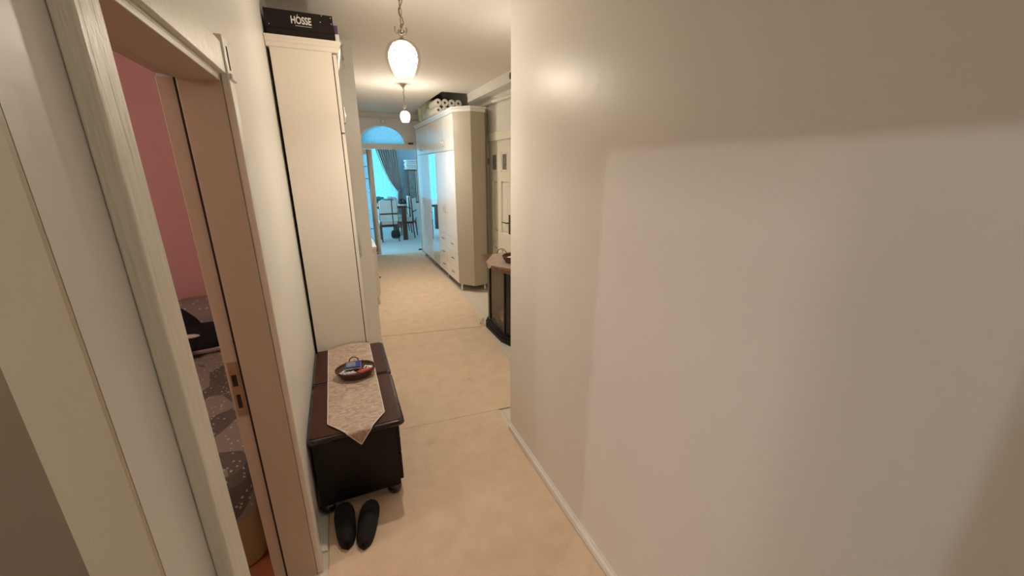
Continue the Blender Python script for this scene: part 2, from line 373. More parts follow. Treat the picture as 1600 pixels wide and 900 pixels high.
# skirting boards
def skirt(name, x, y0, y1, s, h=.052):
    prof = [(0, 0), (.017, 0), (.019, .008), (.014, .017), (.014, .022), (.018, .027), (.016, .036), (.007, .043), (.006, h), (0, h)]
    return struct(MB().loft([[(x+s*px, y, pz) for px, pz in prof] for y in (y0, y1)]).build(name, m_trim, bevel=0))
skirt('baseboard_right', XR, -1.35, 2.14, -1)
prof = [(0, 0), (.045, 0)]
for i in range(6): prof += [(.043-i*.007, .006+i*.001), (.041-i*.007, .010+i*.001), (.038-i*.007, .006+i*.002)]
prof += [(0, .07)]
struct(MB().loft([[(XL+px, y, pz) for px, pz in prof] for y in (1.64, 3.86)]).build('baseboard_left', m_trim))

# bedroom door frame: lining, casing, strike plate
fr = thing('door_1', None, None, (XL, 1.15, 0), kind='structure')
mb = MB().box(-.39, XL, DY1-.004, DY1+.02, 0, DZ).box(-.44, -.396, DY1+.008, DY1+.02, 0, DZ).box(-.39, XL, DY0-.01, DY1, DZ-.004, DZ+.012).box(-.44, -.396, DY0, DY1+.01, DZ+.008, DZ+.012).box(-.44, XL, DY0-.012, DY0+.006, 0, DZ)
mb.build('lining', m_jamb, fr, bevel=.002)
MB().box(-.397, -.389, DY1+.0, DY1+.012, 0, DZ).box(-.397, -.389, DY0, DY1, DZ+.001, DZ+.012).build('rubber_seal', m_seam, fr)
sc_ = MB().box(XL, XL+.022, DY1, DY1+.065, 0, 2.125).build('side_casing', m_cream, fr, bevel=.004)
B(XL+.021, XL+.0235, DY1+.032, DY1+.044, 2.035, 2.10).build('slot', m_seam, sc_)
B(XL+.001, XL+.030, DY1+.004, DY1+.075, 2.005, 2.022).build('end_block', m_white, sc_, bevel=.003)
MB().box(XL, XL+.026, DY0-.072, DY0, 0, 2.16).build('side_casing', m_cream, fr, bevel=.004)
MB().box(XL, XL+.016, DY0-.0, DY1, DZ+.018, DZ+.105).build('head_casing', m_cream, fr, bevel=.003)
sp = B(-.432, -.404, DY1+.005, DY1+.0085, .865, 1.085).build('strike_plate', m_brass, fr)
B(-.426, -.411, DY1+.003, DY1+.0095, .99, 1.035).build('latch_hole', m_seam, sp)
B(-.424, -.412, DY1+.003, DY1+.0095, .90, .955).build('bolt_hole', m_seam, sp)

# panelled cream door on the right with glass lights
d = thing('door_3', None, None, (XD, 5.0, 0), kind='structure')
yA, yB = 4.57, 5.43
xs = XD+.01
holes = [(4.745, 4.935, 1.70, 1.95), (5.09, 5.29, 1.70, 1.95), (4.74, 4.965, .90, 1.58), (5.10, 5.285, .90, 1.58), (4.74, 4.965, .18, .67), (5.10, 5.285, .18, .67)]
mb = MB().box(xs+.022, xs+.04, yA, yB, 0, 2.09)
for z0, z1 in ((0, .18), (.67, .90), (1.58, 1.70), (1.95, 2.09)): mb.box(xs, xs+.022, yA, yB, z0, z1)
for z0, z1 in ((.18, .67), (.90, 1.58), (1.70, 1.95)):
    for y0, y1 in ((yA, 4.74), (4.965, 5.09), (5.288, yB)): mb.box(xs, xs+.022, y0, y1, z0, z1)
mb.build('door_leaf', m_cream, d)
for i, (y0, y1, z0, z1) in enumerate(holes):
    if i < 2:
        B(xs-.003, xs+.022, y0, y1, z0, z1).build('glazed_light', m_cream, d, bevel=.004)
        B(xs-.006, xs+.022, y0+.03, y1-.03, z0+.03, z1-.03).build('pane', m_doorglass, d)
    else:
        B(xs+.006, xs+.022, y0+.025, y1-.025, z0+.03, z1-.03).build('raised_panel', m_cream, d, bevel=.008)
hp = B(xs-.008, xs, 4.655, 4.70, .92, 1.17).build('handle_plate', m_bronze, d, bevel=.003)
MB().tube([(xs, 4.68, 1.065), (xs-.045, 4.68, 1.065), (xs-.05, 4.72, 1.068), (xs-.048, 4.80, 1.06), (xs-.046, 4.84, 1.066)], [.009, .009, .008, .007, .006]).build('lever', m_bronze, hp, smooth=True)
for z in (.3, 1.8): MB().lathe([(.008, 0), (.008, .08)], (xs-.006, 5.435, z), 8).build('hinge', m_bronze, d)
struct(MB().box(XD-.02, XD, 4.48, 4.56, 0, 2.25).box(XD-.02, XD, 5.44, 5.52, 0, 2.21).box(XD-.015, XD, 4.56, 5.44, 2.095, 2.20).build('trim_4', m_cream, bevel=.004))

# pipes and bits on the walls
tag(MB().tube([(1.955, 2.2, 2.47), (1.955, 5.2, 2.565), (1.975, 5.55, 2.57), (2.0, 5.6, 2.56)], .022, 10).build('heating_pipe', m_cream, smooth=True), 'cream painted pipe running under the beam above the panelled door', 'pipe')
tag(MB().tube([(.25, YF-.03, 2.655), (XD, YF-.03, 2.645)], .016, 10).build('heating_pipe', m_cream, smooth=True), 'thin cream pipe crossing the far wall above the arched transom', 'pipe')
tag(MB().lathe([(.035, 0), (.045, -.02), (.04, -.06), (.02, -.075)], (.955, YF-.05, 2.63), 16).build('wall_sensor', m_white, smooth=True), 'small white rounded sensor hanging at the top of the arched transom', 'sensor')
tag(B(1.40, 1.50, YF-.06, YF-.02, 2.195, 2.225).build('door_bolt', m_black, bevel=.004), 'small black bolt at the right end of the transom rail', 'bolt')
tag(MB().ball((1.836, 4.26, 2.69), (.008, .022, .035)).build('beam_hole', m_black, smooth=True), 'small dark oval hole cover on the side of the ceiling beam', 'cover')

# ------------------------------------------------------------------ carpets
def rug(pts, label):
    o = MB().prism(pts, 0.001, .012).build('carpet', m_carpet, bevel=.002)
    return tag(o, label, 'carpet', None)
rug([(-.232, -1.3), (.903, -1.3), (.903, 2.14), (.925, 2.368), (-.232, 2.4395)], 'beige carpet strip nearest the camera, beside the slippers')
rug([(-.232, 2.441), (.93, 2.370), (1.235, 2.350), (1.383, 3.925), (.252, 4.094), (.252, 3.86), (-.232, 3.86)], 'beige carpet piece in the middle, between the dark chest and the fireplace')
rug([(.252, 4.106), (1.387, 3.936), (1.49, 5.42), (1.525, 8.38), (.252, 8.38)], 'beige carpet piece farthest away, running along the white wardrobe')

# ------------------------------------------------------------------ left tall cabinet
cz = 2.415; cy = 2.885
c = thing('tall_cabinet', 'tall white cabinet with cornice against left wall behind the dark chest', 'cabinet', (-.1, 3.3, .012))
B(-.262, .066, cy, 3.84, .05, cz).build('body', m_lam, c, bevel=.002)
B(-.25, .05, cy+.02, 3.82, .012, .05).build('plinth', m_lam, c)
for y0, y1 in ((cy+.001, 3.36), (3.365, 3.84)):
    dlo = B(.071, .091, y0, y1, .055, 1.955).build('door', m_lam, c, bevel=.002)
    dup_ = B(.071, .091, y0, y1, 1.965, cz-.01).build('door', m_lam, c, bevel=.002)
    yh = 3.32 if y0 < 3 else 3.40
    MB().tube([(.09, yh, 1.05), (.115, yh, 1.07), (.118, yh, 1.15), (.115, yh, 1.23), (.09, yh, 1.25)], .006).build('handle', m_chrome, dlo, smooth=True)
    MB().tube([(.09, yh, 2.05), (.115, yh, 2.07), (.118, yh, 2.12), (.115, yh, 2.17), (.09, yh, 2.19)], .006).build('handle', m_chrome, dup_, smooth=True)
B(.0655, .072, cy+.004, 3.83, .06, cz-.02).build('door_gap', m_seam, c)
for px_, pz_ in ((-.18, 1.98), (-.09, 1.985), (.02, 1.99), (-.14, .62), (.0, .66)):
    MB().tube([(px_, cy-.0008, pz_), (px_, cy+.002, pz_)], .0045, 8).build('cover_cap', m_label, c)
prof = [(0, 0), (.006, .004), (.008, .022), (.016, .030), (.018, .040), (.026, .048), (.026, .058), (0, .058)]
mb = MB()
rings = []
for px_, pz_ in prof: rings.append([(-.277, cy-px_, cz+pz_), (.10+px_*.9, cy-px_, cz+pz_), (.10+px_*.9, 3.85, cz+pz_), (-.277, 3.85, cz+pz_)])
mb.loft(rings).build('cornice', m_lam, c)

# box on cabinet
ctop = cz+.058
bx = thing('storage_box', 'black cardboard box with white lettering lying on top of the left cabinet', 'box', (-.08, 3.05, ctop))
B(-.263, .090, 2.905, 3.20, ctop, ctop+.135).build('box_body', m_box, bx, bevel=.002)
B(-.266, .093, 2.902, 3.203, ctop+.045, ctop+.140).build('lid', m_box, bx, bevel=.002)
def text_mesh(txt, size, loc, parent, name, m, sx=1.0, off=0.0, ext=.0006, rx=PI/2, rz=0):
    cu = bpy.data.curves.new('tmp', 'FONT'); cu.body = txt; cu.size = size; cu.extrude = ext; cu.offset = off; cu.align_x = 'CENTER'; cu.align_y = 'CENTER'
    cu.resolution_u = 4
    o = bpy.data.objects.new('tmp', cu); COL.objects.link(o)
    dg = bpy.context.evaluated_depsgraph_get(); me = bpy.data.meshes.new_from_object(o.evaluated_get(dg))
    bpy.data.objects.remove(o); bpy.data.curves.remove(cu)
    Mx = Matrix.Translation(Vector(loc)) @ Matrix.Rotation(rz, 4, 'Z') @ Matrix.Rotation(rx, 4, 'X') @ Matrix.Diagonal((sx, 1, 1, 1))
    me.transform(Mx); me.name = name; me.materials.clear(); me.materials.append(m)
    ob = bpy.data.objects.new(name, me); COL.objects.link(ob)
    if parent: me.transform(parent.matrix_basis.inverted()); ob.parent = parent
    return ob
text_mesh('HOSSE', .052, (-.078, 2.9012, ctop+.093), bx, 'lettering', m_print, .70, .0013)
MB().tube([(-.0965, 2.9012, ctop+.1165), (-.092, 2.9012, ctop+.124)], .0018, 6).build('accent', m_print, bx)
B(-.11, -.025, 2.9005, 2.902, ctop+.0655, ctop+.0675).build('small_print_line', m_print, bx)
for px_, pz_ in ((.035, .134), (.082, .128), (.084, .098), (.025, .100), (-.245, .06)):
    B(px_-.0025, px_+.0025, 2.9008, 2.902, ctop+pz_-.002, ctop+pz_+.002).build('speck', m_print, bx)
tag(B(.096, .121, 2.94, 3.30, ctop, ctop+.060).build('white_packet', m_white, bevel=.006), 'white packet on the left cabinet behind the black box', 'packet')
tag(B(.096, .118, 2.96, 3.28, ctop+.0605, ctop+.110).build('purple_carton', m_ppl, bevel=.003), 'purple carton resting on the white packet behind the black box', 'carton')

def flap(u, v):
    z = ctop+.002-.135*u; w = .10*(1-.6*u)
    return (.128+.004*math.sin(9*v+3*u)+.003*math.sin(25*u), 2.90+w*v+.02*u, z)
tag(MB().sheet(flap, 14, 12, .0008).build('plastic_wrap', m_clear_wrap, smooth=True), 'crumpled clear plastic wrap hanging off the cornice corner of the left cabinet', 'wrap')
# ------------------------------------------------------------------ low white unit beyond
u = thing('shoe_cabinet', 'low slim white shoe cabinet against the wall beyond the tall cabinet', 'cabinet', (.31, 5.6, 0))
B(.248, .362, 5.17, 6.1, .13, .775).build('body', m_lam, u, bevel=.002)
B(.246, .378, 5.15, 6.12, .775, .795).build('top', m_gloss, u, bevel=.002)
for y0, y1 in ((5.19, 5.62), (5.65, 6.08)):
    for z0, z1 in ((.15, .44), (.46, .76)):
        q = B(.362, .376, y0, y1, z0, z1).build('drawer', m_lam, u, bevel=.002)
        MB().ball((.388, y0+.05, z1-.07), (.012, .014, .014)).build('knob', m_bronze, q, smooth=True)
MB().ball((.315, 5.165, .735), (.016, .012, .016)).build('knob', m_bronze, u, smooth=True)
for y in (5.22, 6.05): MB().tube([(.34, y, .13), (.355, y-.01, .013)], [.018, .010]).build('leg', m_lam, u)

# ------------------------------------------------------------------ dark chest (two units) on the left
def rounded_rect(x0, x1, y0, y1, r, corners=(1, 1, 1, 1), n=6):
    out = []
    for (cx, cy_, a0, on) in ((x1-r, y0+r, -PI/2, corners[0]), (x1-r, y1-r, 0, corners[1]), (x0+r, y1-r, PI/2, corners[2]), (x0+r, y0+r, PI, corners[3])):
        if on:
            for i in range(n+1): a = a0+PI/2*i/n; out.append((cx+r*math.cos(a), cy_+r*math.sin(a)))
        else: out.append((cx+(r if a0 in (-PI/2, 0) else -r), cy_+(-r if a0 in (-PI/2, PI) else r)))
    return out
def night_chest(y0, y1, label):
    t = thing('chest_of_drawers', label, 'chest', (-.05, (y0+y1)/2, .012))
    B(-.262, .140, y0+.022, y1-.018, .075, .455).build('carcass', m_blackwood, t, bevel=.003)
    # lid: rim and slightly sunk top panel
    rp = rounded_rect(-.272, .183, y0+.003, y1-.003, .026)
    rings = []
    for o, z in ((-.008, .455), (0, .462), (.004, .470), (.002, .480), (-.004, .486), (-.014, .489)):
        rings.append([(x+(o if x > -.05 else -o*.6), y+(o if y > (y0+y1)/2 else -o), z) for x, y in rp])
    MB().loft(rings).build('lid_rim', m_rim, t, smooth=False, bevel=0)
    MB().prism(rounded_rect(-.264, .166, y0+.016, y1-.014, .018), .487, .4925).build('lid_top', m_darkwood, t, bevel=.001)
    for z0, z1 in ((.095, .262), (.275, .440)):
        q = B(.140, .158, y0+.035, y1-.03, z0, z1).build('drawer', m_blackwood, t, bevel=.004)
        MB().ball((.168, (y0+y1)/2, (z0+z1)/2), (.012, .014, .014)).build('knob', m_bronze, q, smooth=True)
    for x in (-.235, .105):
        for y in (y0+.055, y1-.055):
            MB().lathe([(.016, .075), (.032, .066), (.040, .045), (.034, .022), (.020, .013)], (x, y, 0), 16).build('foot', m_rim, t, smooth=True)
    return t
night_chest(1.825, 2.372, 'dark brown glossy chest nearest the slippers, front one of the two')
night_chest(2.376, 2.880, 'dark brown glossy chest pushed against the tall white cabinet, rear one of the two')

# runner
def runner():
    Z = .4955
    def fn(u, v):
        y = 2.872 - u*1.13
        xl = -.190 + .010*u; xr = .088+.01*min(1, u)
        tipy0, tip = 1.93, 1.742
        if y < tipy0:                      # taper to the point
            k = (tipy0-y)/(tipy0-tip); xm = -.034
            xl = xl+(xm-xl)*k; xr = xr+(xm-xr)*k
        x = xl+(xr-xl)*v
        z = Z+.002+.002*math.sin(31*y+9*x)+.002*noise.noise(Vector((x*14, y*9, 0)))
        if y > 2.80: z += (y-2.80)*.22*math.sin(PI*min(1, max(0, v*1.1-.1)))
        if y < 1.820:                      # hangs over the edge
            d_ = 1.820-y; z = Z - d_*.98+.001; y = 1.820-.008-d_*.05
        return (x, y, max(z, Z) if y > 1.815 else z)
    o = MB().sheet(fn, 110, 26).build('table_runner', m_satin, smooth=True)
    s = o.modifiers.new('solid', 'SOLIDIFY'); s.thickness = .0016; s.offset = 1
    tag(o, 'beige satin table runner with pointed end draped over the dark chests', 'runner')
    E_ = MB().tube([fn(u, 0) for u in [i/90 for i in range(91)]]+[fn(u, 1) for u in [i/90 for i in range(90, -1, -1)]], .0026, 6)
    e = E_.build('piping', m_label, o, smooth=True)
    return o
runner()

# oval wicker basket
def basket(name, label, c, a, b, h, handle, mat_=m_wicker):
    t = thing(name, label, 'basket', c)
    n = 40
    mb = MB(); rows = 9
    for i in range(rows):
        k = i/(rows-1); s = .78+.22*math.sin(k*PI/2); z = c[2]+.006+h*k
        pts = []
        for j in range(n):
            q = 2*PI*j/n; w = .0022*(1 if (j+i) % 2 else -1); pts.append((c[0]+(a*s+w)*math.cos(q), c[1]+(b*s+w)*math.sin(q), z))
        mb.tube(pts+[pts[0]], h/rows*.62, 5)
    mb.build('woven_side', mat_, t, smooth=True)
    MB().loft([[(c[0]+a*.8*math.cos(2*PI*j/n), c[1]+b*.8*math.sin(2*PI*j/n), z) for j in range(n)] for z in (c[2]+.001, c[2]+.006)]).build('bottom', mat_, t)
    mb = MB(); 
    for ph in (0, PI):
        pts = [(c[0]+(a+.002+.003*math.sin(14*2*PI*j/120+ph))*math.cos(2*PI*j/120), c[1]+(b+.002+.003*math.sin(14*2*PI*j/120+ph))*math.sin(2*PI*j/120), c[2]+h+.008+.003*math.cos(14*2*PI*j/120+ph)) for j in range(121)]
        mb.tube(pts, .0035, 6)
    mb.build('braided_rim', mat_, t, smooth=True)
    for hx, hy, vx, vy, R, zz in handle:
        pts = [(hx+vx*R*math.cos(q), hy+vy*R*math.cos(q), c[2]+zz+R*1.05*math.sin(q)) for q in [PI*i/16 for i in range(17)]]
        MB().tube(pts, .0035, 8).build('handle', mat_, t, smooth=True)
    return t
bc = (-.022, 2.395, .502)
basket('wicker_basket', 'oval brown wicker basket of small packets on the beige runner', bc, .112, .088, .042, [(-.028, 2.480, 1, 0, .027, .058)])
def packet(name, label, cat, x, y, z, sx, sy, sz, rz, rx, m, parts=()):
    o = thing(name, label, cat, (x, y, z)); o.rotation_euler = (rx, 0, rz)
    MBX = B(-sx/2, sx/2, -sy/2, sy/2, 0, sz)
    me = MBX.build(parts[0] if parts else 'body', m, None, bevel=.0015); me.parent = o
    return o
p = packet('medicine_box', 'blue and white carton standing in the wicker basket on the chest', 'carton', -.032, 2.410, .540, .088, .050, .042, -.10, .35, m_blue, ('carton',))
for nm, mm, bb in (('white_band', m_label, (-.0444, .0444, -.0255, .0255, .022, .034)), ('red_stripe', m_red, (-.006, .024, -.0262, -.0250, .016, .028)), ('grey_top', m_grey, (-.040, .014, -.019, .020, .0418, .0426))):
    o = B(*bb).build(nm, mm); o.parent = p
p = packet('medicine_box', 'small pale box with dark print leaning at the right side of the basket', 'carton', .050, 2.388, .530, .050, .040, .016, -.5, .35, m_label, ('carton',))
for nm, bb in (('print_mark', (-.016, -.006, -.010, .012, .0158, .0164)), ('print_line', (.000, .003, -.014, .014, .0158, .0164)), ('print_mark', (.008, .014, -.012, .004, .0158, .0164))):
    o = B(*bb).build(nm, m_black); o.parent = p
p = packet('tablet_blister', 'silver and blue tablet blister strip at the left side of the basket', 'blister pack', -.085, 2.385, .533, .055, .085, .006, -.55, -.1, m_silver, ('foil',))
for k in range(3):
    for j in range(2):
        o = MB().ball((-.014+j*.028, -.026+k*.026, .006), (.008, .008, .004), 10, 6).build('tablet_dome', m_white, smooth=True); o.parent = p
o = B(-.0277, .0277, .030, .0427, .0005, .0064).build('blue_end', m_blue); o.parent = p
def crumple(name, label, cat, c, r, m, seed, amp=.35, group=None):
    def fn(p):
        d = (p-Vector(c)); k = 1+amp*noise.noise(d.normalized()*2.6+Vector((seed, 0, 0)))+amp*.5*noise.noise(d.normalized()*6+Vector((seed, 3, 0)))
        q = Vector(c)+Vector((d.x*k, d.y*k, d.z*k)); q.z = max(q.z, c[2]-r[2]*.75); return q
    o = MB().ball(c, r, 28, 18, fn).build(name, m, smooth=True); return tag(o, label, cat, group)
crumple('sweet_wrapper', 'crumpled red foil sweet wrapper at the front right of the basket', 'wrapper', (.020, 2.345, .545), (.034, .022, .016), m_red, 1)
crumple('sweet_wrapper', 'crumpled silver wrapper at the front left of the basket', 'wrapper', (-.052, 2.345, .543), (.034, .022, .013), m_silver, 5)
crumple('sweet_wrapper', 'small pinkish red wrapper at the right rim of the basket under the pale box', 'wrapper', (.060, 2.355, .541), (.024, .018, .012), m_red, 9)

# slippers
def slipper(cx, cy_, rz, label, L_=.285):
    t = thing('slipper', label, 'slipper', (cx, cy_, .013), 'pair of black slippers'); t.rotation_euler = (0, 0, rz)
    def outline(s): return (.054-.014*s)*math.sqrt(max(0, 1-abs(2*s-1)**3.6))
    mb = MB(); rings = []
    for i in range(15):
        s = i/14; w = max(.002, outline(s)); y = L_*(.5-s)
        rings.append([(-w, y, 0), (w, y, 0), (w*1.03, y, .012), (w*.95, y, .022), (-w*.95, y, .022), (-w*1.03, y, .012)])
    a = mb.loft(rings).build('sole', m_rubber, smooth=True)
    mb = MB(); rings = []
    for i in range(13):
        s = .42+.57*i/12; w = max(.003, outline(s))*1.02; y = L_*(.5-s); hh = .055*math.sqrt(max(0.02, 1-((s-.42)/.62)**2))+.008
        rings.append([(w*math.cos(PI*j/12), y, .012+hh*math.sin(PI*j/12)) for j in range(13)])
    b1 = mb.loft(rings, cap=False, closed=False).build('upper', m_rubber, smooth=True)
    sm = b1.modifiers.new('s', 'SOLIDIFY'); sm.thickness = .004
    mb = MB(); rings = []
    for i in range(8):
        s = .03+.4*i/7; w = outline(s)*.86; y = L_*(.5-s); rings.append([(-w, y, .0225), (w, y, .0225), (w, y, .024), (-w, y, .024)])
    i1 = mb.loft(rings).build('insole', m_insole)
    for o in (a, b1, i1): o.parent = t
slipper(-.156, 1.74, .05, 'black slipper on the left of the pair, nearer the wall')
slipper(-.052, 1.705, -.20, 'black slipper on the right of the pair, turned slightly outward')

# ------------------------------------------------------------------ pendant lamps
def pendant(x, y, z, label, sm, watts, s=1.0, branches=True):
    t = thing('pendant_lamp', label, 'lamp', (x, y, CZ))
    MB().lathe([(.05*s, 0), (.048*s, -.012), (.03*s, -.03), (.012*s, -.045), (.008, -.05)], (x, y, CZ), 20).build('ceiling_canopy', m_nickel, t, smooth=True)
    top = z+.083*s       # shade top
    zc = top+.075*s
    MB().lathe([(.006, .068), (.006, .05), (.017, .045), (.021, .038), (.015, .022), (.008, .016), (.008, .006), (.024, 0), (.030, -.008), (.03, -.012)], (x, y, top+.004), 18).build('socket', m_nickel, t, smooth=True)
    for k in range(3):
        a = 2*PI*k/3+.5; p = lambda r, h: (x+r*math.cos(a), y+r*math.sin(a), top+h)
        MB().tube([p(.012, .03), p(.028, .034), p(.036, .05), p(.034, .068)], .0035*s, 6).build('arm', m_nickel, t, smooth=True)
    MB().ball((x, y, top+.048), (.014, .014, .009)).build('collar', m_white_bulb, t, smooth=True)
    zz = top+.078; i = 0
    while zz < CZ-.06:
        MB().torus((x, y, zz+.020), .0115, .0022, 'y' if i % 2 else 'x', 14, 6, .75, 1.75).build('chain_link', m_nickel, t, smooth=True)
        zz += .034; i += 1
    pts = [(x+.004+.010*math.sin(k*1.3), y-.004, top+.06+(CZ-.05-top-.06)*k/12) for k in range(13)]
    MB().tube(pts, .0022, 6).build('cord', m_bronze, t, smooth=True)
    prof = [(.012, .080), (.030, .078), (.052, .066), (.067, .047), (.0765, .020), (.0775, 0), (.074, -.022), (.066, -.048), (.056, -.072), (.050, -.083)]
    prof = [(r*s, h*s) for r, h in prof]
    MB().lathe(prof, (x, y, z), 28, False).build('shade', sm, t, smooth=True)
    MB().ball((x, y, z+.03*s), (.024*s, .024*s, .034*s), 12, 8).build('bulb', m_bulb, t, smooth=True)
    bl = bpy.data.lights.new('bulb_light', 'POINT'); bl.energy = watts; bl.color = (1, .90, .76); bl.shadow_soft_size = .03
    bo = bpy.data.objects.new('bulb_light', bl); COL.objects.link(bo); bo.parent = t; bo.location = (0, 0, z-.035*s-CZ)
    g = [(.020, .088), (.045, .080), (.068, .066), (.084, .045), (.092, .018), (.092, -.010), (.086, -.038), (.076, -.062), (.066, -.080)]
    if branches: MB().lathe([(r*s, h*s) for r, h in g], (x, y, z), 28, False).build('glass_globe', m_globe, t, smooth=True)
    if branches:
        mb = MB(); rnd = random.Random(3)
        def R(h):
            for (r0, h0), (r1, h1) in zip(prof, prof[1:]):
                if h1 <= h <= h0: return r0+(r1-r0)*(h0-h)/(h0-h1)
            return prof[-1][0]
        for k in range(26):
            a = -PI*.98+PI*2*k/26+rnd.uniform(-.06, .06); pts = []; end = rnd.uniform(-.035, .03)*s
            for j in range(7):
                h = .068*s+(end-.068*s)*j/6; aa = a+.10*math.sin(j*.9+k); r = R(h)+.0012
                pts.append((x+r*math.cos(aa), y+r*math.sin(aa), z+h))
            mb.tube(pts, .0013, 4); mb.ball(pts[-1], (.0036,)*3, 6, 4)
        o = mb.build('branch_pattern', m_branch, t); o['kind'] = 'stuff'
    return t
pendant(.408, 2.40, 2.312, 'nearer hanging lamp with white branch-patterned glass shade, lit', m_shade, BULB1, 1.0)
pendant(.905, 5.48, 2.375, 'farther hanging lamp over the hall beside the wardrobe, lit and yellowish', m_shade2, BULB2, .8, False)

# ------------------------------------------------------------------ far wardrobe
w = thing('wardrobe', 'large white wardrobe with a mirror door and drawers along the right side', 'wardrobe', (1.7, 6.7, 0))
WX = 1.51; WY0, WY1 = 5.42, 8.10; WT = 2.45
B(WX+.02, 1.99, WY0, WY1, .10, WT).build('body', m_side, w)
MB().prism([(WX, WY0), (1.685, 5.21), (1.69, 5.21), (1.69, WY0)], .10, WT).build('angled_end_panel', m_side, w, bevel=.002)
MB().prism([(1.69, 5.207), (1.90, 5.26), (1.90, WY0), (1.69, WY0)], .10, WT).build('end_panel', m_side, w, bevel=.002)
cr = MB(); rings = []
base = [(WX, WY1), (WX, WY0), (1.685, 5.21), (1.90, 5.26), (1.99, 5.42), (1.99, WY1)]
outd = [(-1, 0), (-1, -.5), (-.3, -1), (.2, -1), (0, 0), (0, 0)]
for o, z in ((0, WT), (.008, WT+.01), (.012, WT+.03), (.028, WT+.045), (.032, WT+.06), (0, WT+.06)):
    rings.append([(x+dx*o, y+dy*o, z) for (x, y), (dx, dy) in zip(base, outd)])
cr.loft(rings).build('cornice', m_gloss, w)
ys = [8.10, 7.56, 7.06, 6.54, 5.97, 5.425]
def bow(y, z, parent, s=1):
    MB().tube([(WX-.002, y, z-.055*s), (WX-.026, y, z-.045*s), (WX-.034, y, z), (WX-.026, y, z+.045*s), (WX-.002, y, z+.055*s)], .006).build('handle', m_chrome, parent, smooth=True)
for k in range(5):
    y1, y0 = ys[k]-.003, ys[k+1]+.003
    up = B(WX, WX+.02, y0, y1, 1.985, WT-.005).build('door', m_gloss, w, bevel=.002)
    hy = {0: y0+.05, 1: y1-.05, 2: None, 3: y0+.05, 4: y1-.05}[k]
    if hy: bow(hy, 2.09, up, .8)
    if k < 2:
        q = B(WX, WX+.02, y0, y1, .105, 1.978).build('door', m_gloss, w, bevel=.002); bow(hy, 1.15, q)
    elif k == 2:
        q = B(WX, WX+.02, y0, y1, .105, 1.978).build('door', m_gloss, w, bevel=.002)
        B(WX-.003, WX, y0+.01, y1-.01, .115, 1.968).build('mirror', m_mirror, q)
    else:
        q = B(WX, WX+.02, y0, y1, .750, 1.978).build('door', m_gloss, w, bevel=.002); bow(hy, 1.15, q)
        for z0, z1 in ((.105, .315), (.321, .530), (.536, .744)):
            r = B(WX, WX+.02, y0, y1, z0, z1).build('drawer', m_gloss, w, bevel=.002)
            yc, zc = (y0+y1)/2-.02, (z0+z1)/2+.02
            MB().tube([(WX-.001, yc-.05, zc), (WX-.02, yc-.045, zc), (WX-.022, yc+.045, zc), (WX-.001, yc+.05, zc)], .005).build('handle', m_bronze, r, smooth=True)
for x, y in ((1.545, 5.38), (1.88, 5.32), (1.56, 6.2), (1.56, 7.2), (1.56, 8.0), (1.95, 8.0)):
    MB().lathe([(.022, .10), (.018, .09), (.018, .012), (.022, .001)], (x, y, 0), 12).build('leg', m_chrome, w, smooth=True)

wt = WT+.06
def rollpack(name, label, x0, y0, z0, cols, rows, length, r, m, tilt=0, group=None, skip=()):
    t = thing(name, label, 'paper rolls', (x0, y0, z0), group)
    for i in range(cols):
        for k in range(rows):
            if (i, k) in skip: continue
            cx, cz_ = x0+r+i*2*r*.98, z0+r+k*2*r*.98
            mb = MB(); n = 18; e = .012
            ring = lambda rr, y: [(cx+rr*math.cos(2*PI*j/n), y, cz_+rr*math.sin(2*PI*j/n)) for j in range(n)]
            mb.loft([ring(r*.34, y0+.03), ring(r*.34, y0), ring(r*.92, y0), ring(r, y0+e), ring(r, y0+length-e), ring(r*.92, y0+length)])
            o = mb.build('paper_roll', m, t, smooth=False, bevel=0)
            MB().loft([ring(r*.33, y0+.012), ring(r*.33, y0+.02)]).build('core', m_core, o)
    return t
rollpack('paper_roll_pack', 'pack of white paper rolls with dark core holes on the wardrobe, nearest end', 1.452, 6.15, wt+.002, 4, 2, .42, .052, m_paper, skip=((2, 0), (3, 0)))
tag(B(1.665, 1.93, 6.17, 6.56, wt, wt+.098).build('paper_carton', mat('plain_carton', (.55, .48, .36), .7), bevel=.003), 'plain carton under the right end of the white paper rolls', 'carton')
def soft_pack(label, x0, x1, y0, y1, z0, z1, m, seed, group=None):
    c_ = ((x0+x1)/2, (y0+y1)/2, (z0+z1)/2)
    def fn(p):
        q = Vector(p); d = q-Vector(c_)
        e = Vector((math.copysign(min(1, abs(d.x)*1.3), d.x), math.copysign(min(1, abs(d.y)*1.3), d.y), math.copysign(min(1, abs(d.z)*1.3), d.z)))
        r = Vector((e.x*(x1-x0)/2, e.y*(y1-y0)/2, e.z*(z1-z0)/2))*(1+.05*noise.noise(e*3+Vector((seed, 0, 0))))
        return Vector(c_)+r
    def f2(p): return fn(Vector(c_)+(Vector(p)-Vector(c_)))
    return tag(MB().ball(c_, (1, 1, 1), 24, 16, f2).build('paper_pack', m, smooth=True), label, 'pack', group)
soft_pack('light green plastic pack of paper standing at the far end of the wardrobe top', 1.48, 1.82, 7.45, 7.62, wt+.008, wt+.33, m_green, 2)
soft_pack('light green plastic pack standing nearer on the wardrobe, beside the other green pack', 1.49, 1.84, 7.18, 7.40, wt+.008, wt+.34, m_green, 6)
soft_pack('clear film pack of white paper lying between the green packs and the rolls', 1.49, 1.80, 6.62, 7.12, wt+.005, wt+.17, m_film, 11)

